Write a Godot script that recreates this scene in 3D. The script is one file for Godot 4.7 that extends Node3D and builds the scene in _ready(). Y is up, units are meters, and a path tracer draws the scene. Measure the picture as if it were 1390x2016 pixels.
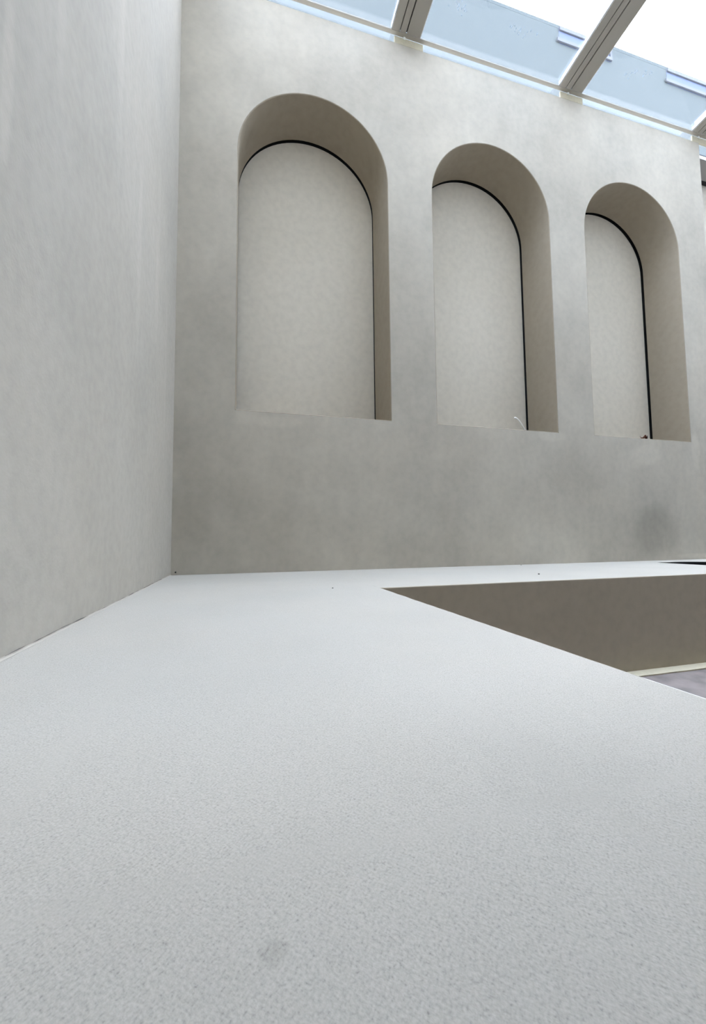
extends Node3D
# Plastered corner with three arched niches under a lean-to glass roof. Metres, y up.
# The corner where the two walls meet the bench top is the origin: x along the niche wall, z towards the viewer.

const WALL_TOP := 3.861
const SILL := 1.013
const SPRING := 2.742
const RAD := 0.514
const NICHE_X := [0.357, 1.738, 3.1205]
const NICHE_W := 1.028
const WALL_END := 4.497
const REVEAL := 0.335
const SLOT := 0.027
const PIT_X := 0.947
const PIT_Z := 0.994
const FLOOR_Y := -0.46
const ROOF_Y := 3.92
const ROOF_RISE := 0.1
const GLASS_END := 2.0
const HEAD := 1.5
const SKY_BLOCK_TOP := 8.0
const RIGHT_TOP := 6.0
const ROOM_X := 9.0
const ROOM_Z := 5.0
const BEAM_X := [-0.05, 1.431, 2.907, 4.383, 5.859, 7.335]

var M := {}
var rng := RandomNumberGenerator.new()
var used := {}

# ------------------------------------------------------------------ helpers
func st_new() -> SurfaceTool:
	var st := SurfaceTool.new()
	st.begin(Mesh.PRIMITIVE_TRIANGLES)
	return st

func tri(st: SurfaceTool, p: Array, n: Array, uv := [], col := []) -> void:
	var order := [0, 1, 2]
	var flat: Vector3 = (p[1] - p[0]).cross(p[2] - p[0])
	if flat.length_squared() < 1e-16:
		return
	if flat.dot(n[0] + n[1] + n[2]) > 0.0:
		order = [0, 2, 1]
	for k in order:
		st.set_normal(n[k])
		if uv.size():
			st.set_uv(uv[k])
			st.set_uv2(uv[k])
		if col.size():
			st.set_color(col[k])
		st.add_vertex(p[k])

func quad(st: SurfaceTool, a: Vector3, b: Vector3, c: Vector3, d: Vector3, n: Vector3) -> void:
	tri(st, [a, b, c], [n, n, n])
	tri(st, [a, c, d], [n, n, n])

func quad4(st: SurfaceTool, a: Vector3, b: Vector3, c: Vector3, d: Vector3, na: Vector3, nb: Vector3, nc: Vector3, nd: Vector3) -> void:
	tri(st, [a, b, c], [na, nb, nc])
	tri(st, [a, c, d], [na, nc, nd])

func box(st: SurfaceTool, lo: Vector3, hi: Vector3, r := 0.0) -> void:
	# box with chamfered edges
	var c := (lo + hi) * 0.5
	var h := (hi - lo) * 0.5
	for ax in 3:
		var u := (ax + 1) % 3
		var v := (ax + 2) % 3
		for s in [-1.0, 1.0]:
			var n := Vector3.ZERO
			n[ax] = s
			var q := []
			for k in [[-1, -1], [1, -1], [1, 1], [-1, 1]]:
				var p := c
				p[ax] += s * h[ax]
				p[u] += k[0] * (h[u] - r)
				p[v] += k[1] * (h[v] - r)
				q.append(p)
			quad(st, q[0], q[1], q[2], q[3], n)
	if r <= 0.0:
		return
	for ax in 3:
		var u := (ax + 1) % 3
		var v := (ax + 2) % 3
		for su in [-1.0, 1.0]:
			for sv in [-1.0, 1.0]:
				var n := Vector3.ZERO
				n[u] = su
				n[v] = sv
				var q := []
				for k in [[-1, 0], [1, 0], [1, 1], [-1, 1]]:
					var p := c
					p[ax] += k[0] * (h[ax] - r)
					p[u] += su * (h[u] - (r if k[1] == 0 else 0.0))
					p[v] += sv * (h[v] - (r if k[1] == 1 else 0.0))
					q.append(p)
				quad(st, q[0], q[1], q[2], q[3], n.normalized())
	for sx in [-1.0, 1.0]:
		for sy in [-1.0, 1.0]:
			for sz in [-1.0, 1.0]:
				var s := Vector3(sx, sy, sz)
				var q := []
				for ax in 3:
					var p := c
					for k in 3:
						p[k] += s[k] * (h[k] - (0.0 if k == ax else r))
					q.append(p)
				var n := s.normalized()
				tri(st, q, [n, n, n])

func tube(st: SurfaceTool, pts: PackedVector3Array, radii: Array, sides := 8) -> void:
	var rings := []
	for i in pts.size():
		var t: Vector3 = (pts[mini(i + 1, pts.size() - 1)] - pts[maxi(i - 1, 0)]).normalized()
		var a := t.cross(Vector3(0.31, 0.2, 0.93)).normalized()
		var b := t.cross(a)
		var ring := []
		for k in sides:
			var th := TAU * k / sides
			var nn := a * cos(th) + b * sin(th)
			ring.append([pts[i] + nn * radii[i], nn])
		rings.append(ring)
	for i in pts.size() - 1:
		for k in sides:
			var j := (k + 1) % sides
			quad4(st, rings[i][k][0], rings[i][j][0], rings[i + 1][j][0], rings[i + 1][k][0], rings[i][k][1], rings[i][j][1], rings[i + 1][j][1], rings[i + 1][k][1])

func numbered(called: String) -> String:
	var n: int = used.get(called, 0)
	used[called] = n + 1
	return called if n == 0 else "%s_%03d" % [called, n]

func mesh_of(st: SurfaceTool, mat: Material) -> ArrayMesh:
	st.set_material(mat)
	return st.commit()

func obj(called: String, st: SurfaceTool, mat: Material, parent: Node3D = self, at := Vector3.ZERO) -> MeshInstance3D:
	var o := MeshInstance3D.new()
	o.name = numbered(called) if parent == self else called
	o.mesh = mesh_of(st, mat)
	o.position = at
	o.cast_shadow = GeometryInstance3D.SHADOW_CASTING_SETTING_ON
	parent.add_child(o, true)
	return o

func thing(called: String, at := Vector3.ZERO) -> Node3D:
	var o := Node3D.new()
	o.name = numbered(called)
	o.position = at
	add_child(o, true)
	return o

func tag(o: Node3D, label: String, category := "", group := "", kind := "") -> Node3D:
	o.set_meta("label", label)
	if category:
		o.set_meta("category", category)
	if group:
		o.set_meta("group", group)
	if kind:
		o.set_meta("kind", kind)
	return o

# ------------------------------------------------------------------ materials
func noise(seed_: int, freq: float, octaves := 4, kind := FastNoiseLite.TYPE_SIMPLEX_SMOOTH) -> FastNoiseLite:
	var n := FastNoiseLite.new()
	n.seed = seed_
	n.noise_type = kind
	n.frequency = freq
	n.fractal_type = FastNoiseLite.FRACTAL_FBM if octaves > 1 else FastNoiseLite.FRACTAL_NONE
	n.fractal_octaves = octaves
	return n

func noise_tex(n: FastNoiseLite, size: int, ramp: Gradient = null) -> NoiseTexture2D:
	var t := NoiseTexture2D.new()
	t.width = size
	t.height = size
	t.seamless = true
	t.generate_mipmaps = false
	t.noise = n
	if ramp:
		t.color_ramp = ramp
	return t

func grad(stops: Array) -> Gradient:
	var g := Gradient.new()
	g.offsets = PackedFloat32Array(stops.map(func(s): return s[0]))
	g.colors = PackedColorArray(stops.map(func(s): return s[1]))
	return g

func grey(v: float, warm := 0.0) -> Color:
	return Color(v + warm, v, v - warm)

func plaster(c: Color, tile: float, bump: float, albedo: Texture2D, height: Texture2D) -> StandardMaterial3D:
	var m := StandardMaterial3D.new()
	m.albedo_color = c
	m.albedo_texture = albedo
	m.roughness = 0.92
	m.metallic_specular = 0.25
	m.uv1_triplanar = true
	m.uv1_world_triplanar = true
	m.uv1_triplanar_sharpness = 6.0
	m.uv1_scale = Vector3.ONE / tile
	m.heightmap_enabled = bump > 0.0
	if bump > 0.0:
		m.heightmap_texture = height
		m.heightmap_scale = bump
	return m

func plain(c: Color, rough := 0.6, metal := 0.0) -> StandardMaterial3D:
	var m := StandardMaterial3D.new()
	m.albedo_color = c
	m.roughness = rough
	m.metallic = metal
	return m

# trowel marks and patches of one wall: an image that multiplies the plaster's colour
func wall_marks(w: int, h: int, seed_: int, sx: float, sy: float, depth: float, patches: Array) -> ImageTexture:
	var im := Image.create(w, h, false, Image.FORMAT_RGB8)
	var big := noise(seed_, 1.0, 3)
	var mid := noise(seed_ + 1, 3.4, 4)
	var drag := noise(seed_ + 2, 1.0, 4)
	for j in h:
		var y := sy * (1.0 - (j + 0.5) / h)
		for i in w:
			var x := sx * (i + 0.5) / w
			var v := 0.95 + depth * (0.7 * big.get_noise_2d(x, y * 0.8) + 0.3 * mid.get_noise_2d(x, y) + 0.18 * drag.get_noise_2d(x * 9.0, y * 1.7))
			var warm := 0.005 * mid.get_noise_2d(x * 0.3 + 9.0, y * 0.3)
			for p in patches: # [x, y, rx, ry, change]
				var d: float = pow((x - p[0]) / p[2], 2.0) + pow((y - p[1]) / p[3], 2.0) + 0.3 * mid.get_noise_2d(x * 0.8 + p[0], y * 0.8)
				if d < 1.0:
					v += p[4] * smoothstep(1.0, 0.0, d)
			im.set_pixel(i, j, Color(clampf(v + warm, 0, 1), clampf(v, 0, 1), clampf(v - warm, 0, 1)))
	return ImageTexture.create_from_image(im)

func with_marks(m: StandardMaterial3D, t: Texture2D) -> StandardMaterial3D:
	var c: StandardMaterial3D = m.duplicate()
	c.detail_enabled = true
	c.detail_blend_mode = BaseMaterial3D.BLEND_MODE_MUL
	c.detail_uv_layer = BaseMaterial3D.DETAIL_UV_2
	c.detail_albedo = t
	return c

func make_materials() -> void:
	var fine := noise_tex(noise(11, 0.19, 2, FastNoiseLite.TYPE_VALUE_CUBIC), 2048, grad([[0.0, grey(0.74)], [0.22, grey(0.9)], [0.36, grey(0.945)], [0.5, grey(0.965, 0.002)], [0.75, grey(1.0)], [1.0, grey(1.0)]]))
	var fine_h := noise_tex(noise(12, 0.13, 3, FastNoiseLite.TYPE_VALUE_CUBIC), 2048)
	var soft := noise_tex(noise(21, 0.012, 6), 1024, grad([[0.0, grey(0.955)], [0.5, grey(0.98, 0.002)], [1.0, grey(1.0)]]))
	var soft_h := noise_tex(noise(22, 0.05, 4), 1024)
	var base := Color(0.727, 0.697, 0.64)
	M.bench = plaster(Color(0.728, 0.705, 0.655), 0.42, 0.03, fine, fine_h)
	M.bench.vertex_color_use_as_albedo = true
	M.plaster = plaster(base, 0.9, 0.012, soft, soft_h)
	var left_marks := wall_marks(700, 560, 71, 5.0, 4.6, 0.05, [
		[1.82, 1.02, 0.022, 0.22, 0.05], [1.63, 1.6, 0.03, 0.5, 0.03], [1.2, 1.9, 0.05, 0.6, 0.025], [0.9, 1.3, 0.04, 0.5, 0.025], [0.55, 1.6, 0.05, 0.7, 0.02], [0.3, 1.1, 0.03, 0.6, 0.02]])
	M.reveal = plaster(Color(0.65, 0.605, 0.535), 0.9, 0.012, soft, soft_h)  # wall plaster darkened and browned, the shade of the soffits put into the colour
	M.face = plaster(Color(0.715, 0.675, 0.60), 0.9, 0.012, soft, soft_h)
	M.shell = plaster(Color(0.93, 0.93, 0.92), 0.9, 0.012, soft, soft_h)  # white chosen so the unseen walls bounce light onto the niche wall
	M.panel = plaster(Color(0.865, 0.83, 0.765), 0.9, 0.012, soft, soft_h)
	M.left = with_marks(plaster(base, 0.6, 0.022, soft, soft_h), left_marks)
	var back_marks := wall_marks(900, 770, 31, WALL_END, WALL_TOP, 0.085, [
		[0.42, 0.97, 0.12, 0.07, 0.05], [0.62, 0.95, 0.2, 0.05, 0.04], [3.65, 0.87, 0.2, 0.1, 0.06], [4.2, 0.94, 0.06, 0.2, 0.08], [2.72, 0.98, 0.16, 0.06, 0.05],
		[3.72, 0.24, 0.3, 0.26, -0.08], [0.1, 0.35, 0.16, 0.4, -0.04], [2.9, 0.7, 0.35, 0.25, -0.04], [0.3, 1.6, 0.25, 0.5, -0.03], [4.3, 0.03, 0.5, 0.03, 0.07]])
	M.back = with_marks(plaster(Color(0.79, 0.757, 0.695), 0.9, 0.012, soft, soft_h), back_marks)
	var floor_tone := noise_tex(noise(41, 0.008, 6), 1024, grad([[0.0, grey(0.78)], [0.5, grey(0.92)], [1.0, grey(1.0)]]))
	M.floor = plaster(Color(0.57, 0.53, 0.505), 1.3, 0.05, floor_tone, soft_h)
	M.cream = plaster(Color(0.82, 0.782, 0.68), 0.4, 0.03, soft, soft_h)
	M.metal = plain(Color(0.62, 0.592, 0.545), 0.55)
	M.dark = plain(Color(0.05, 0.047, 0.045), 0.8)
	M.gasket = plain(Color(0.93, 0.94, 0.95), 0.5)
	M.bead = plain(Color(0.9, 0.9, 0.87), 0.5)
	M.glass = plain(Color(0.78, 0.82, 0.85, 0.02), 0.03)
	M.glass.transparency = BaseMaterial3D.TRANSPARENCY_ALPHA
	M.facade = plaster(Color(0.215, 0.228, 0.222), 2.0, 0.0, soft, soft_h)
	M.facade_glass = plain(Color(0.25, 0.27, 0.33), 0.6)
	M.facade_glass.metallic_specular = 0.1
	M.facade_frame = plain(Color(0.19, 0.19, 0.2), 0.8)
	M.soffit = plain(Color(0.44, 0.42, 0.39), 0.85)
	M.soil = plain(Color(0.07, 0.075, 0.06), 1.0)
	M.mark = plain(Color(0.72, 0.8, 0.9, 0.4), 0.35)
	M.mark.transparency = BaseMaterial3D.TRANSPARENCY_ALPHA
	M.brown_leaf = plain(Color(0.42, 0.2, 0.09), 0.7)
	M.wire = plain(Color(0.92, 0.91, 0.88), 0.5)
	M.crumb = plain(Color(0.42, 0.4, 0.38), 0.95)
	M.ground = plain(Color(0.6, 0.6, 0.58), 0.95)

# ------------------------------------------------------------------ camera, sky, exposure
func make_view() -> void:
	var cam := Camera3D.new()
	cam.name = "camera"
	var b := Basis(Vector3(0.964481, -0.010033, 0.263963), Vector3(-0.007805, 0.99776, 0.066444), Vector3(-0.264038, -0.066144, 0.962241))
	cam.transform = Transform3D(b.orthonormalized(), Vector3(0.39181, 0.2, 2.60267))
	cam.keep_aspect = Camera3D.KEEP_HEIGHT
	cam.fov = rad_to_deg(2.0 * atan(1008.0 / 806.449))
	cam.near = 0.01
	cam.far = 200.0
	add_child(cam)
	cam.current = true
	# bright overcast sky with thin blue gaps
	var w := 512
	var h := 256
	var im := Image.create(w, h, false, Image.FORMAT_RGBF)
	var n := noise(5, 1.7, 5)
	for j in h:
		var el := PI * (0.5 - (j + 0.5) / h)
		for i in w:
			var az := TAU * (i + 0.5) / w
			var d := Vector3(cos(el) * cos(az), sin(el), cos(el) * sin(az))
			var k := smoothstep(-0.42, 0.12, n.get_noise_3dv(d * 1.5))
			var c := Vector3(1.0, 1.5, 2.3).lerp(Vector3(4.0, 4.5, 5.5), k)
			im.set_pixel(i, j, Color(c.x, c.y, c.z))
	var pan := PanoramaSkyMaterial.new()
	pan.panorama = ImageTexture.create_from_image(im)
	var sky := Sky.new()
	sky.sky_material = pan
	var e := Environment.new()
	e.background_mode = Environment.BG_SKY
	e.sky = sky
	e.tonemap_mode = Environment.TONE_MAPPER_LINEAR
	e.tonemap_exposure = 4.0
	e.sdfgi_enabled = true
	e.ssao_enabled = true
	e.ssil_enabled = true
	var we := WorldEnvironment.new()
	we.name = "world"
	we.environment = e
	add_child(we)

# ------------------------------------------------------------------ the niche wall
func arch(x0: float, grow: float, below := true) -> Array:
	# outline of one niche from the sill's left corner over the arch to its right corner: [point, outward]
	var out := []
	var cx := x0 + NICHE_W * 0.5
	var r := RAD + grow
	if below:
		out.append([Vector3(cx - r, SILL - grow, 0), Vector3(-1, 0, 0)])
	for k in 41:
		var a := PI - PI * k / 40.0
		out.append([Vector3(cx + r * cos(a), SPRING + r * sin(a), 0), Vector3(cos(a), sin(a), 0)])
	if below:
		out.append([Vector3(cx + r, SILL - grow, 0), Vector3(1, 0, 0)])
	return out

func face(st: SurfaceTool, pts: Array) -> void:
	var n := Vector3(0, 0, 1)
	var uv := pts.map(func(p): return Vector2(p.x / WALL_END, 1.0 - p.y / WALL_TOP))
	for k in range(1, pts.size() - 1):
		tri(st, [pts[0], pts[k], pts[k + 1]], [n, n, n], [uv[0], uv[k], uv[k + 1]])

func make_back_wall() -> void:
	var rim := 0.006
	var root := thing("wall_back")
	tag(root, "pale plaster wall with three deep arched niches beneath the glass roof", "wall", "", "structure")
	var st := st_new()
	var r := RAD + rim
	var edges := [0.0]
	for x0 in NICHE_X:
		var cx: float = x0 + NICHE_W * 0.5
		edges.append(cx - r)
		edges.append(cx + r)
	edges.append(WALL_END - rim)
	for k in range(0, edges.size(), 2):
		face(st, [Vector3(edges[k], FLOOR_Y, 0), Vector3(edges[k + 1], FLOOR_Y, 0), Vector3(edges[k + 1], WALL_TOP, 0), Vector3(edges[k], WALL_TOP, 0)])
	for x0 in NICHE_X:
		var line := arch(x0, rim, false)
		var a: Vector3 = line[0][0]
		var b: Vector3 = line[-1][0]
		face(st, [Vector3(a.x, FLOOR_Y, 0), Vector3(b.x, FLOOR_Y, 0), Vector3(b.x, SILL - rim, 0), Vector3(a.x, SILL - rim, 0)])
		for k in line.size() - 1:
			var p: Vector3 = line[k][0]
			var q: Vector3 = line[k + 1][0]
			face(st, [p, q, Vector3(q.x, WALL_TOP, 0), Vector3(p.x, WALL_TOP, 0)])
	obj("wall_face", st, M.back, root)
	# the body behind the face: top, right end with a rounded arris, back
	st = st_new()
	var zb := -0.47
	quad(st, Vector3(0, WALL_TOP, 0), Vector3(WALL_END - rim, WALL_TOP, 0), Vector3(WALL_END - rim, WALL_TOP, zb), Vector3(0, WALL_TOP, zb), Vector3.UP)
	quad(st, Vector3(0, FLOOR_Y, zb), Vector3(WALL_END, FLOOR_Y, zb), Vector3(WALL_END, WALL_TOP, zb), Vector3(0, WALL_TOP, zb), Vector3(0, 0, -1))
	quad(st, Vector3(WALL_END, FLOOR_Y, -rim), Vector3(WALL_END, FLOOR_Y, zb), Vector3(WALL_END, WALL_TOP, zb), Vector3(WALL_END, WALL_TOP, -rim), Vector3(1, 0, 0))
	for k in 4:
		var t0 := PI * 0.5 * k / 4.0
		var t1 := PI * 0.5 * (k + 1) / 4.0
		var n0 := Vector3(sin(t0), 0, cos(t0))
		var n1 := Vector3(sin(t1), 0, cos(t1))
		var c := Vector3(WALL_END - rim, 0, -rim)
		quad4(st, c + n0 * rim + Vector3(0, FLOOR_Y, 0), c + n1 * rim + Vector3(0, FLOOR_Y, 0), c + n1 * rim + Vector3(0, WALL_TOP, 0), c + n0 * rim + Vector3(0, WALL_TOP, 0), n0, n1, n1, n0)
	obj("wall_body", st, M.plaster, root)
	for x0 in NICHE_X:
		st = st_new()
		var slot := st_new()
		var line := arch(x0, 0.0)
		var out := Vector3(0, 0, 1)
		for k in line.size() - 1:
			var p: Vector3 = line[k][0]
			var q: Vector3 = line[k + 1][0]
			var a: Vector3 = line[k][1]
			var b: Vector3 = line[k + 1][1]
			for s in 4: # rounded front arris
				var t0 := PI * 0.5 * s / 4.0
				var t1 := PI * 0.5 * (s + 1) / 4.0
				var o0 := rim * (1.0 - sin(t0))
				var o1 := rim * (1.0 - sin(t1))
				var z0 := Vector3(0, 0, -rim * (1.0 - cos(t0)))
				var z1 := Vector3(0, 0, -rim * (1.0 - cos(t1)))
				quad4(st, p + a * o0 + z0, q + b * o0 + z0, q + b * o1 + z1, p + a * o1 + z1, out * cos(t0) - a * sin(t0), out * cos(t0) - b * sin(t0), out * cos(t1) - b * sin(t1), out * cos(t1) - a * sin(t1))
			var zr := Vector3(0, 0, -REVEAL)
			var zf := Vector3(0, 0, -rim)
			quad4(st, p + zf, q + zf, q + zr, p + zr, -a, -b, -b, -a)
			# shadow slot between the reveal and the back panel, its shade coloured in dark
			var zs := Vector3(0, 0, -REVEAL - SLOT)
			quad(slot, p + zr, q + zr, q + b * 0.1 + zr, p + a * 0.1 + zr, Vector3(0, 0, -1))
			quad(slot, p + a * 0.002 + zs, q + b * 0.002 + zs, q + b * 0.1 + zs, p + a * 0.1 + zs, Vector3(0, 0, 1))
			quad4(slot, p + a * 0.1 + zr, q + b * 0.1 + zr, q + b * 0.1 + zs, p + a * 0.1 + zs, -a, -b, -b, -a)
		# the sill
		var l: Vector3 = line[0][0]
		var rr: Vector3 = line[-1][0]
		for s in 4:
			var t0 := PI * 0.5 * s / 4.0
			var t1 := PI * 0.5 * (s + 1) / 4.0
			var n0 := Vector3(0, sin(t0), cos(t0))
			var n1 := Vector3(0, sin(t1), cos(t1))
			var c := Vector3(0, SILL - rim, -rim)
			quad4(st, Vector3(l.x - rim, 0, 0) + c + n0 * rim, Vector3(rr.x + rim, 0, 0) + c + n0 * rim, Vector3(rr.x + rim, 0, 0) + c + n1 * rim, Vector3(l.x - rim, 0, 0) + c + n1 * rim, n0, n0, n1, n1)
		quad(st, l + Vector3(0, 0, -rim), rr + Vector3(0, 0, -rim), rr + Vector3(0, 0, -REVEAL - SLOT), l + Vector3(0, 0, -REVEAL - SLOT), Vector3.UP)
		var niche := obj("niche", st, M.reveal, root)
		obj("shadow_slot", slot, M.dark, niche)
		# the arched panel at the back of the niche
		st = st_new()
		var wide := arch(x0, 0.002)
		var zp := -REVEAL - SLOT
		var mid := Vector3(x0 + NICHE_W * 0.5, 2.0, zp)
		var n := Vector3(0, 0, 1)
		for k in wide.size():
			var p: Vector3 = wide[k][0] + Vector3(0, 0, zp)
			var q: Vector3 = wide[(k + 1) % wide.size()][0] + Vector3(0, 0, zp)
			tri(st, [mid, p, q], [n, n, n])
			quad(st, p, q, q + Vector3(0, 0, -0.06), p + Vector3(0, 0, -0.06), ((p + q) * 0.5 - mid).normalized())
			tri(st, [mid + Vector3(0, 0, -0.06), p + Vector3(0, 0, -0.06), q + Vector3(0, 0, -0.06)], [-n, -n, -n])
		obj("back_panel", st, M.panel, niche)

# ------------------------------------------------------------------ the bench round the sunken floor
func bench_tone(x: float, z: float, big: FastNoiseLite) -> Color:
	var v := 0.965 + 0.05 * big.get_noise_2d(x, z)
	var warm := 0.012 * big.get_noise_2d(x + 7.0, z - 3.0)
	# damp spot the size of a thumb, and a rubbed greyish patch
	var d := Vector2((x - 0.4085) / 0.0085, (z - 2.3865) / 0.0075).length() + 0.4 * big.get_noise_2d(x * 70.0, z * 70.0)
	v -= 0.13 * smoothstep(1.1, 0.6, d)
	var e := Vector2((x - 0.66) / 0.1, (z - 2.3) / 0.06).length() + 0.9 * big.get_noise_2d(x * 14.0, z * 14.0)
	v -= 0.035 * smoothstep(1.2, 0.3, e)
	v = clampf(v, 0.0, 1.0)
	return Color(v + warm, v, v - warm)

func spaced(lo: float, hi: float, step: float, fine_lo := 0.0, fine_hi := 0.0, fine := 0.0) -> Array:
	var out := [lo]
	while out[-1] < hi - 1e-6:
		var here: float = out[-1]
		var s := fine if fine > 0.0 and here >= fine_lo and here < fine_hi else step
		out.append(minf(here + s, hi))
	return out

func lip(z: float) -> float:
	return PIT_X - 0.005 + 0.0025 * M.rough.get_noise_1d(z)

func bed_edge(x: float) -> float:
	return 0.2 + 0.004 * M.rough.get_noise_1d(x * 2.0) + 0.12 * smoothstep(3.66, 3.95, x)

func patch(st: SurfaceTool, xs: Array, zs: Array, big: FastNoiseLite, at_bed := false, at_lip := false) -> void:
	var n := Vector3.UP
	for j in zs.size() - 1:
		for i in xs.size() - 1:
			var p := []
			var c := []
			for k in [[0, 0], [1, 0], [1, 1], [0, 1]]:
				var x: float = xs[i + k[0]]
				var z: float = zs[j + k[1]]
				if at_bed and j + k[1] == zs.size() - 1:
					z = bed_edge(x)
				if at_lip and i + k[0] == xs.size() - 1:
					x = lip(z)
				p.append(Vector3(x, 0, z))
				c.append(bench_tone(x, z, big))
			tri(st, [p[0], p[1], p[2]], [n, n, n], [], [c[0], c[1], c[2]])
			tri(st, [p[0], p[2], p[3]], [n, n, n], [], [c[0], c[2], c[3]])

func make_bench() -> void:
	var big := noise(61, 1.6, 5)
	M.rough = noise(62, 9.0, 4)
	var rim := 0.005
	var root := thing("plaster_bench")
	tag(root, "long built-in plaster bench running along both walls around the sunken floor", "bench")
	var st := st_new()
	var bed_l := 3.435
	var bed_r := 6.0
	var bed_n := 0.8
	var xs := spaced(0.003, PIT_X - rim, 0.02, 0.24, 0.62, 0.0035)
	patch(st, xs, spaced(0.003, ROOM_Z - 0.003, 0.03, 2.28, 2.44, 0.0035), big, false, true)
	var far := PIT_Z - rim
	patch(st, spaced(PIT_X - rim, bed_l, 0.05), spaced(0.0, far, 0.05), big)
	patch(st, spaced(bed_l, bed_r, 0.04), spaced(0.0, 0.2, 0.05), big, true)
	patch(st, spaced(bed_l, bed_r, 0.1), spaced(bed_n, far, 0.05), big)
	patch(st, spaced(bed_r, ROOM_X - 0.003, 0.2), spaced(0.0, far, 0.1), big)
	obj("bench_top", st, M.bench, root)
	st = st_new()
	# rounded lips and the two faces down to the sunken floor
	var zs := spaced(PIT_Z - rim, ROOM_Z - 0.003, 0.04)
	for j in zs.size() - 1:
		var za: float = zs[j]
		var zb: float = zs[j + 1]
		for s in 3:
			var t0 := PI * 0.5 * s / 3.0
			var t1 := PI * 0.5 * (s + 1) / 3.0
			var n0 := Vector3(sin(t0), cos(t0), 0)
			var n1 := Vector3(sin(t1), cos(t1), 0)
			var ca := Vector3(lip(za), -rim, za)
			var cb := Vector3(lip(zb), -rim, zb)
			quad4(st, ca + n0 * rim, cb + n0 * rim, cb + n1 * rim, ca + n1 * rim, n0, n0, n1, n1)
		quad(st, Vector3(lip(za) + rim, -rim, za), Vector3(lip(zb) + rim, -rim, zb), Vector3(PIT_X, FLOOR_Y, zb), Vector3(PIT_X, FLOOR_Y, za), Vector3(1, 0, 0))
	for s in 3:
		var t0 := PI * 0.5 * s / 3.0
		var t1 := PI * 0.5 * (s + 1) / 3.0
		var n0 := Vector3(0, cos(t0), sin(t0))
		var n1 := Vector3(0, cos(t1), sin(t1))
		var ca := Vector3(PIT_X - rim, -rim, far)
		var cb := Vector3(ROOM_X - 0.003, -rim, far)
		quad4(st, ca + n0 * rim, cb + n0 * rim, cb + n1 * rim, ca + n1 * rim, n0, n0, n1, n1)
	quad(st, Vector3(PIT_X - rim, -rim, PIT_Z), Vector3(ROOM_X - 0.003, -rim, PIT_Z), Vector3(ROOM_X - 0.003, FLOOR_Y, PIT_Z), Vector3(PIT_X - rim, FLOOR_Y, PIT_Z), Vector3(0, 0, 1))
	obj("bench_face", st, M.face, root)
	# the planting bed let into the bench
	st = st_new()
	var depth := -0.3
	var bx := spaced(bed_l, bed_r, 0.04)
	for i in bx.size() - 1:
		var a: float = bx[i]
		var b: float = bx[i + 1]
		quad(st, Vector3(a, 0, bed_edge(a)), Vector3(b, 0, bed_edge(b)), Vector3(b, depth, bed_edge(b)), Vector3(a, depth, bed_edge(a)), Vector3(0, 0, 1))
	quad(st, Vector3(bed_l, 0, 0.2), Vector3(bed_l, 0, bed_n), Vector3(bed_l, depth, bed_n), Vector3(bed_l, depth, 0.2), Vector3(1, 0, 0))
	quad(st, Vector3(bed_r, 0, 0.2), Vector3(bed_r, 0, bed_n), Vector3(bed_r, depth, bed_n), Vector3(bed_r, depth, 0.2), Vector3(-1, 0, 0))
	quad(st, Vector3(bed_l, 0, bed_n), Vector3(bed_r, 0, bed_n), Vector3(bed_r, depth, bed_n), Vector3(bed_l, depth, bed_n), Vector3(0, 0, -1))
	obj("planter_liner", st, M.soil, root)
	st = st_new()
	var soil := noise(63, 6.0, 4)
	var sx := spaced(bed_l, bed_r, 0.06)
	var sz := spaced(0.18, bed_n, 0.06)
	for j in sz.size() - 1:
		for i in sx.size() - 1:
			var p := []
			for k in [[0, 0], [1, 0], [1, 1], [0, 1]]:
				p.append(Vector3(sx[i + k[0]], -0.14 + 0.05 * soil.get_noise_2d(sx[i + k[0]], sz[j + k[1]]), sz[j + k[1]]))
			var n: Vector3 = (p[3] - p[0]).cross(p[1] - p[0]).normalized()
			quad(st, p[0], p[1], p[2], p[3], n)
	obj("soil", st, M.soil, root)

# ------------------------------------------------------------------ roof
func roof(z: float, up := 0.0) -> float:
	return ROOF_Y + ROOF_RISE * z + up

func sloped(st: SurfaceTool, x0: float, x1: float, z0: float, z1: float, lo: float, hi: float) -> void:
	# a bar that follows the roof's slope
	var q := []
	for z in [z0, z1]:
		for y in [lo, hi]:
			for x in [x0, x1]:
				q.append(Vector3(x, roof(z, y), z))
	quad(st, q[0], q[1], q[5], q[4], Vector3(0, -1, ROOF_RISE).normalized())
	quad(st, q[2], q[3], q[7], q[6], Vector3(0, 1, -ROOF_RISE).normalized())
	quad(st, q[0], q[2], q[6], q[4], Vector3(-1, 0, 0))
	quad(st, q[1], q[3], q[7], q[5], Vector3(1, 0, 0))
	quad(st, q[0], q[1], q[3], q[2], Vector3(0, 0, -1))
	quad(st, q[4], q[5], q[7], q[6], Vector3(0, 0, 1))

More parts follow.
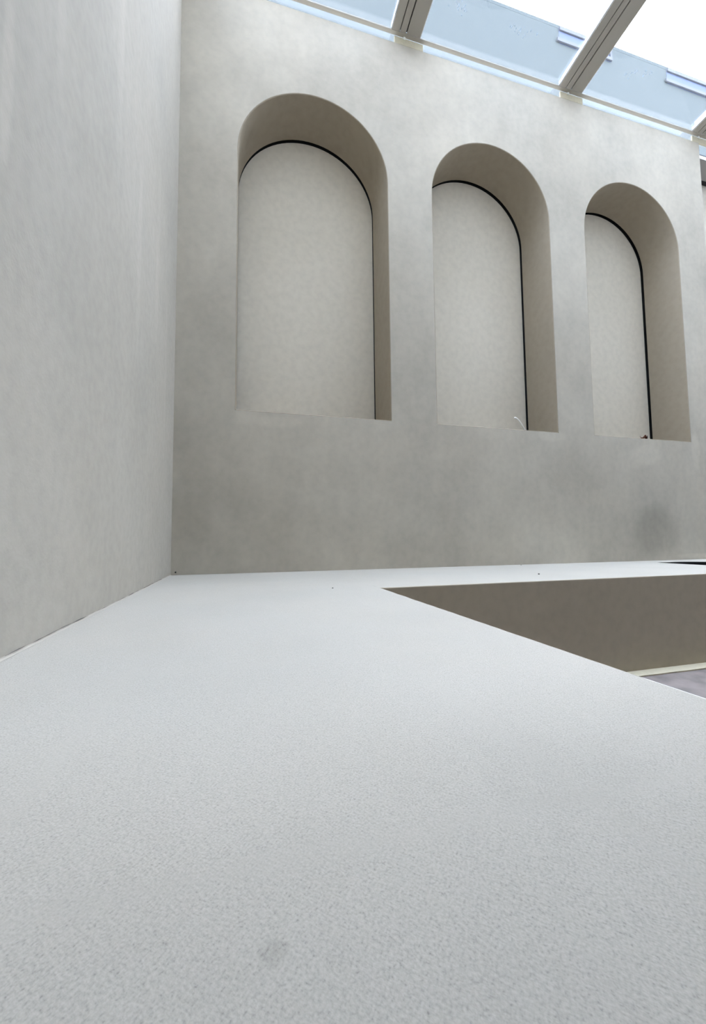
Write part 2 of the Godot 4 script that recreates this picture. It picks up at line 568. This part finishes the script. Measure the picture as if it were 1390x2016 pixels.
func make_roof() -> void:
	var bw := 0.224
	var labels := ["slim grey roof beam tight against the left wall", "grey grooved roof beam above the pier right of the leftmost niche", "grey grooved roof beam above the pier between middle and right niches", "grey grooved roof beam ending over the right end of the niche wall", "grey roof beam beyond the right end of the niche wall", "grey roof beam farthest from the left wall"]
	for k in BEAM_X.size():
		var x: float = BEAM_X[k]
		var lo := 0.0 if x > 0.0 else 0.052
		var root := thing("roof_beam", Vector3(x, 0, 0))
		tag(root, labels[k], "roof beam", "beams of the glass roof")
		var z0 := 0.0275
		var z1 := GLASS_END + 0.1
		var st := st_new()
		# strips of the underside with two open grooves and a small step
		for s in [[lo, 0.0575, 0.0], [0.0645, 0.1075, 0.001], [0.1165, 0.166, 0.001], [0.166, bw, 0.005]]:
			sloped(st, s[0], s[1], z0, z1, s[2], 0.02)
		sloped(st, lo, bw, z0, z1, 0.02, 0.034)
		obj("beam_profile", st, M.metal, root)
		st = st_new()
		sloped(st, 0.0575, 0.0645, z0, z1, 0.016, 0.0199)
		sloped(st, 0.1075, 0.1165, z0, z1, 0.016, 0.0199)
		obj("groove_lining", st, M.dark, root)
		for side in [0, 1]:
			if lo > 0.0 and side == 0:
				continue
			st = st_new()
			var gx := -0.006 if side == 0 else bw
			sloped(st, gx, gx + 0.006, z0, z1, 0.008, 0.036)
			obj("gasket", st, M.gasket, root)
		st = st_new()
		sloped(st, lo + 0.03, bw - 0.03, z0, z1, 0.046, 0.1)
		obj("cap_rail", st, M.metal, root)
		st = st_new()
		if lo == 0.0:
			box(st, Vector3(0.03, WALL_TOP + 0.001, -0.012), Vector3(0.26, ROOF_Y + 0.0, 0.0), 0.002)
			obj("mortar_pad", st, M.cream, root)
			st = st_new()
			box(st, Vector3(0.098, ROOF_Y - 0.016, 0.0005), Vector3(0.116, ROOF_Y + 0.004, 0.009), 0.003)
			obj("clip", st, M.bead, root)
	var st := st_new()
	box(st, Vector3(0.0, ROOF_Y + 0.001, 0.0), Vector3(ROOM_X, ROOF_Y + 0.012, 0.027), 0.001)
	var p := obj("trim_1", st, M.metal)
	tag(p, "thin grey metal bar along the lower edge of the glass roof", "trim", "", "structure")
	st = st_new()
	box(st, Vector3(0.0, WALL_TOP + 0.001, -0.024), Vector3(ROOM_X, ROOF_Y + 0.03, -0.018))
	p = obj("window_1", st, M.glass)
	tag(p, "narrow strip of clear glass on top of the niche wall under the roof edge", "glass", "", "structure")
	var names := ["glass roof pane against the left wall, left of the first grooved beam", "glass roof pane between the two grooved beams", "glass roof pane right of the second grooved beam, above the right niche", "glass roof pane beyond the right end of the niche wall", "glass roof pane second from the far right wall", "last glass roof pane against the far right wall"]
	for k in BEAM_X.size():
		st = st_new()
		var x0: float = maxf(BEAM_X[k] + bw - 0.02, 0.002)
		var x1: float = BEAM_X[k + 1] + 0.02 if k + 1 < BEAM_X.size() else ROOM_X
		sloped(st, x0, x1, 0.002, GLASS_END + 0.1, 0.037, 0.045)
		p = obj("window_%d" % (k + 2), st, M.glass)
		tag(p, names[k], "glass pane", "", "structure")
		# dried rain marks on the two panes seen best
		var spots := [[1.9, 0.232], [2.354, 0.232], [2.42, 0.22], [1.84, 0.236]] if k == 1 else [[3.44, 0.232], [3.56, 0.247]] if k == 2 else []
		if spots.is_empty():
			continue
		st = st_new()
		for s in spots:
			for j in 9:
				var cx: float = s[0] + rng.randfn(0.0, 0.035)
				var cz: float = s[1] + rng.randfn(0.0, 0.018)
				var ra := rng.randf_range(0.0015, 0.004)
				var rb := rng.randf_range(0.003, 0.008)
				var n := Vector3(0, -1, ROOF_RISE).normalized()
				for t in 8:
					var q := []
					for e in [t, t + 1]:
						var th: float = TAU * e / 8.0
						q.append(Vector3(cx + ra * cos(th), roof(cz + rb * sin(th), 0.0365), cz + rb * sin(th)))
					tri(st, [Vector3(cx, roof(cz, 0.0363), cz), q[0], q[1]], [n, n, n])
		obj("rain_marks", st, M.mark, p).set_meta("kind", "stuff")

# ------------------------------------------------------------------ shell
func make_shell() -> void:
	var st := st_new()
	box(st, Vector3(-0.3, FLOOR_Y - 0.15, -0.47), Vector3(ROOM_X + 0.3, FLOOR_Y, ROOM_Z + 0.3))
	tag(obj("floor", st, M.floor), "sunken grey concrete floor seen below the bench edge at right", "floor", "", "structure")
	# left wall: front face carries its trowel marks
	st = st_new()
	var n := Vector3(1, 0, 0)
	var y0 := FLOOR_Y
	var y1 := 4.7
	var za := -0.47
	var zb := ROOM_Z + 0.3
	var f := [Vector3(0, y0, za), Vector3(0, y0, zb), Vector3(0, y1, zb), Vector3(0, y1, za)]
	var uv := f.map(func(v): return Vector2(v.z / 5.0, 1.0 - v.y / 4.6))
	tri(st, [f[0], f[1], f[2]], [n, n, n], [uv[0], uv[1], uv[2]])
	tri(st, [f[0], f[2], f[3]], [n, n, n], [uv[0], uv[2], uv[3]])
	var back := Vector3(-0.3, 0, 0)
	quad(st, f[0] + back, f[1] + back, f[2] + back, f[3] + back, -n)
	quad(st, f[3], f[2], f[2] + back, f[3] + back, Vector3.UP)
	quad(st, f[0], f[3], f[3] + back, f[0] + back, Vector3(0, 0, -1))
	quad(st, f[1], f[2], f[2] + back, f[1] + back, Vector3(0, 0, 1))
	tag(obj("wall_left", st, M.left), "tall bare plaster wall at left with brushed trowel texture", "wall", "", "structure")
	# what closes the room behind the viewer
	var cy := roof(GLASS_END + 0.1)
	st = st_new()
	box(st, Vector3(0, HEAD, GLASS_END + 0.1), Vector3(ROOM_X, cy + 0.2, ROOM_Z), 0.01)  # out of view; low head shaped to keep sky light off the near bench
	tag(obj("ceiling", st, M.shell), "unseen white ceiling block, its low head added to shade the near bench", "ceiling", "", "structure")
	st = st_new()
	box(st, Vector3(0, FLOOR_Y, ROOM_Z), Vector3(ROOM_X + 0.3, cy + 0.2, ROOM_Z + 0.3))
	tag(obj("wall_front", st, M.shell), "plain plaster wall opposite the niches", "wall", "", "structure")
	st = st_new()
	box(st, Vector3(-0.3, cy + 0.2, GLASS_END + 0.1), Vector3(ROOM_X + 0.3, SKY_BLOCK_TOP, GLASS_END + 0.4))  # added out of view to cut sky light on the upper niche wall
	tag(obj("wall_sky_block", st, M.shell), "unseen wall added above the roof edge to block sky and bounce light", "wall", "", "structure")
	st = st_new()
	box(st, Vector3(ROOM_X, FLOOR_Y, -0.88), Vector3(ROOM_X + 0.3, RIGHT_TOP, ROOM_Z))  # unseen upper part raised to block low sky from the right
	tag(obj("wall_right", st, M.shell), "plain plaster wall at the far right end", "wall", "", "structure")
	# set-back bay beyond the end of the niche wall
	st = st_new()
	box(st, Vector3(WALL_END + 0.02, FLOOR_Y, -1.1), Vector3(ROOM_X + 0.3, 4.7, -0.885), 0.004)
	tag(obj("wall_bay", st, M.plaster), "set-back pale wall glimpsed past the right end of the niche wall", "wall", "", "structure")
	st = st_new()
	box(st, Vector3(WALL_END + 0.02, FLOOR_Y - 0.1, -0.885), Vector3(ROOM_X, 0.0, 0.0))
	tag(obj("bay_ledge", st, M.plaster), "low plaster ledge in the set-back bay beyond the niche wall", "ledge", "", "structure")
	var root := thing("canopy", Vector3(0, 4.516, 0))
	tag(root, "shallow canopy with white front edge past the right end of the wall", "canopy")
	st = st_new()
	box(st, Vector3(WALL_END + 0.06, 0.0, -0.81), Vector3(ROOM_X, 0.03, -0.6), 0.002)
	obj("soffit", st, M.soffit, root)
	st = st_new()
	box(st, Vector3(WALL_END + 0.06, -0.002, -0.6), Vector3(ROOM_X, 0.032, -0.592), 0.002)
	obj("fascia", st, M.gasket, root)
	st = st_new()
	box(st, Vector3(WALL_END + 0.06, 0.033, -0.6), Vector3(ROOM_X, 0.043, -0.59), 0.001)
	obj("edge_strip", st, M.facade_frame, root)
	st = st_new()
	box(st, Vector3(WALL_END + 0.06, 0.031, -0.884), Vector3(ROOM_X, 0.12, -0.76))
	obj("slot_cover", st, M.dark, root)

func make_trims() -> void:
	# rounded plaster fillet where the left wall meets the bench
	var st := st_new()
	var r := 0.005
	for s in 5:
		var t0 := PI * 0.5 * s / 5.0
		var t1 := PI * 0.5 * (s + 1) / 5.0
		var c := Vector3(r + 0.0005, r + 0.0005, 0)
		var n0 := Vector3(cos(t0), sin(t0), 0)
		var n1 := Vector3(cos(t1), sin(t1), 0)
		quad4(st, c - n0 * r + Vector3(0, 0, 0.001), c - n0 * r + Vector3(0, 0, ROOM_Z), c - n1 * r + Vector3(0, 0, ROOM_Z), c - n1 * r + Vector3(0, 0, 0.001), n0, n0, n1, n1)
	var fillet := obj("trim_2", st, M.plaster)
	st = st_new()
	var pc := PackedVector3Array()
	var rc := []
	var wob := noise(65, 6.0, 3)
	for i in 61:
		var zc := 0.3 + 1.45 * i / 60.0
		pc.append(Vector3(0.0022, 0.0052 + 0.0015 * wob.get_noise_1d(zc), zc))
		rc.append(0.0001 + 0.001 * clampf(0.45 + 1.3 * wob.get_noise_1d(zc * 2.3 + 40.0), 0.0, 1.0))
	tube(st, pc, rc, 6)
	obj("hairline_crack", st, M.crumb, fillet)
	tag(fillet, "rounded plaster fillet at the foot of the left wall", "trim", "", "structure")
	# cream strip of levelling mortar at the foot of the sunken face
	st = st_new()
	var w := noise(64, 5.0, 3)
	for i in 100:
		var a := PIT_X + (ROOM_X - PIT_X) * i / 100.0
		var b := PIT_X + (ROOM_X - PIT_X) * (i + 1) / 100.0
		var wa := PIT_Z + 0.064 + 0.006 * w.get_noise_1d(a)
		var wb := PIT_Z + 0.064 + 0.006 * w.get_noise_1d(b)
		var h := FLOOR_Y + 0.006
		quad(st, Vector3(a, h, PIT_Z), Vector3(b, h, PIT_Z), Vector3(b, h, wb), Vector3(a, h, wa), Vector3.UP)
		quad(st, Vector3(a, h, wa), Vector3(b, h, wb), Vector3(b, FLOOR_Y, wb), Vector3(a, FLOOR_Y, wa), Vector3(0, 0, 1))
	tag(obj("trim_3", st, M.cream), "cream mortar strip along the floor below the bench face", "trim", "", "structure")
	# edge bead that stands a little off the lip of the bench
	st = st_new()
	var pts := PackedVector3Array()
	var rad := []
	for i in 41:
		var z := 1.9 + 3.0 * pow(i / 40.0, 2.0)
		pts.append(Vector3(PIT_X - 0.004 + 0.0085 * smoothstep(1.95, 2.25, z), -0.003, z))
		rad.append(0.001)
	tube(st, pts, rad, 6)
	var bead := obj("trim_4", st, M.bead)
	st = st_new()
	for i in pts.size() - 1:
		var p := pts[i]
		var q := pts[i + 1]
		quad(st, Vector3(PIT_X - 0.006, -0.0035, p.z), Vector3(PIT_X - 0.006, -0.0035, q.z), Vector3(q.x, -0.0035, q.z), Vector3(p.x, -0.0035, p.z), Vector3.UP)
		quad(st, Vector3(p.x, -0.0035, p.z), Vector3(q.x, -0.0035, q.z), Vector3(PIT_X, -0.02, q.z), Vector3(PIT_X, -0.02, p.z), Vector3(1, 0, 0))
	obj("joint_shade", st, M.crumb, bead)  # dark strip laid behind the bead as the shadow of the gap
	tag(bead, "thin pale edge bead along the bench lip above the sunken floor", "trim", "", "structure")

# ------------------------------------------------------------------ the building outside
func make_building() -> void:
	var root := thing("building", Vector3(0, -0.7, -6))
	tag(root, "pale blue-white building rising behind the glass roof with window bands near its top", "building")
	var top := 15.2
	var st := st_new()
	box(st, Vector3(-24, 0, -7), Vector3(34, top - 0.12, 0), 0.0)
	obj("facade", st, M.facade, root)
	st = st_new()
	box(st, Vector3(-24, top - 0.12, -7.0), Vector3(34, top, 0.0), 0.01)
	obj("parapet", st, M.facade, root)
	for w in [[-7.0, -4.6], [-2.9, -1.1], [1.0, 2.8], [4.9, 6.7], [8.85, 10.66], [12.8, 16.4], [18.5, 20.3]]:
		if w[1] < 8.0:
			continue
		var y0 := 13.93 + 0.7
		var y1 := 14.4 + 0.7
		st = st_new()
		box(st, Vector3(w[0], y0, -0.02), Vector3(w[1], y1, 0.004))
		var win := obj("window", st, M.facade_glass, root)
		st = st_new()
		box(st, Vector3(w[0], y1 - 0.1, 0.02), Vector3(w[1], y1, 0.05), 0.005)
		box(st, Vector3(w[0] - 0.1, y0, 0.02), Vector3(w[1], y0 + 0.1, 0.06), 0.005)
		box(st, Vector3(w[1] - 0.06, y0, 0.02), Vector3(w[1], y1, 0.05), 0.005)
		obj("window_frame", st, M.facade_frame, win)
	st = st_new()
	box(st, Vector3(-40, -0.9, -60), Vector3(60, -0.7, -1.1))
	tag(obj("ground", st, M.ground), "pale paved ground behind the niche wall", "ground", "", "structure")

# ------------------------------------------------------------------ small things
func make_small() -> void:
	# curved pale wire end on the sill of the middle niche
	var st := st_new()
	var pts := PackedVector3Array()
	var rad := []
	for i in 13:
		var t := i / 12.0
		pts.append(Vector3(0.0 - 0.105 * t, 0.002 + 0.108 * sin(t * PI * 0.5) * (1.0 - 0.12 * t), 0.01 * t))
		rad.append(lerpf(0.0036, 0.0072, t) if i < 12 else 0.001)
	tube(st, pts, rad, 8)
	tag(obj("wire", st, M.wire, self, Vector3(2.50, SILL, -0.04)), "thin pale curved wire end sticking up from the sill of the middle niche", "wire")
	# shrivelled leaf on the sill of the right niche
	var root := thing("dried_leaf", Vector3(3.66, SILL, -0.03))
	tag(root, "small shrivelled brown leaf lying on the sill of the right niche", "leaf")
	st = st_new()
	var rows := []
	for i in 9:
		var t := i / 8.0
		var half := 0.021 * sin(PI * clampf(t * 0.9 + 0.06, 0.0, 1.0))
		var row := []
		for j in 5:
			var s := j / 2.0 - 1.0
			row.append(Vector3(lerpf(-0.034, 0.034, t), 0.004 + 0.02 * s * s + 0.012 * sin(t * 9.0 + j), s * half))
		rows.append(row)
	for i in 8:
		for j in 4:
			var a: Vector3 = rows[i][j]
			var b: Vector3 = rows[i + 1][j]
			var c: Vector3 = rows[i + 1][j + 1]
			var d: Vector3 = rows[i][j + 1]
			var n := (d - a).cross(b - a).normalized()
			if n.y < 0.0:
				n = -n
			quad(st, a, b, c, d, n)
			quad(st, a - n * 0.0012, b - n * 0.0012, c - n * 0.0012, d - n * 0.0012, -n)
	obj("blade", st, M.brown_leaf, root)
	st = st_new()
	tube(st, PackedVector3Array([Vector3(0.02, 0.004, 0), Vector3(0.033, 0.012, 0.003), Vector3(0.037, 0.034, 0.004)]), [0.006, 0.005, 0.002], 6)
	obj("stalk", st, M.soil, root)
	# nail head low in the corner
	st = st_new()
	tube(st, PackedVector3Array([Vector3(0, 0, 0), Vector3(0, 0, 0.003), Vector3(0, 0, 0.0031)]), [0.0045, 0.0045, 0.0001], 10)
	tag(obj("nail_head", st, M.dark, self, Vector3(0.026, 0.017, 0.0)), "tiny dark nail head low in the corner of the niche wall", "nail")
	# crumbs of plaster on the far bench
	for c in [[1.944, 0.72, 0.006, "dark plaster crumb on the bench top behind the sunken face"], [0.756, 0.95, 0.0035, "tiny grey crumb on the bench left of the sunken corner"], [2.34, 0.06, 0.004, "tiny crumb on the bench against the foot of the niche wall"]]:
		st = st_new()
		var r: float = c[2]
		tube(st, PackedVector3Array([Vector3(-r, r * 0.2, 0), Vector3(-r * 0.5, r * 0.5, 0), Vector3(r * 0.4, r * 0.45, 0), Vector3(r, r * 0.2, 0)]), [0.0003, r * 0.55, r * 0.5, 0.0003], 7)
		tag(obj("plaster_crumb", st, M.crumb, self, Vector3(c[0], 0.0005, c[1])), c[3], "crumb", "crumbs on the bench")

func _ready() -> void:
	rng.seed = 7
	make_view()
	make_materials()
	make_shell()
	make_back_wall()
	make_bench()
	make_roof()
	make_building()
	make_trims()
	make_small()
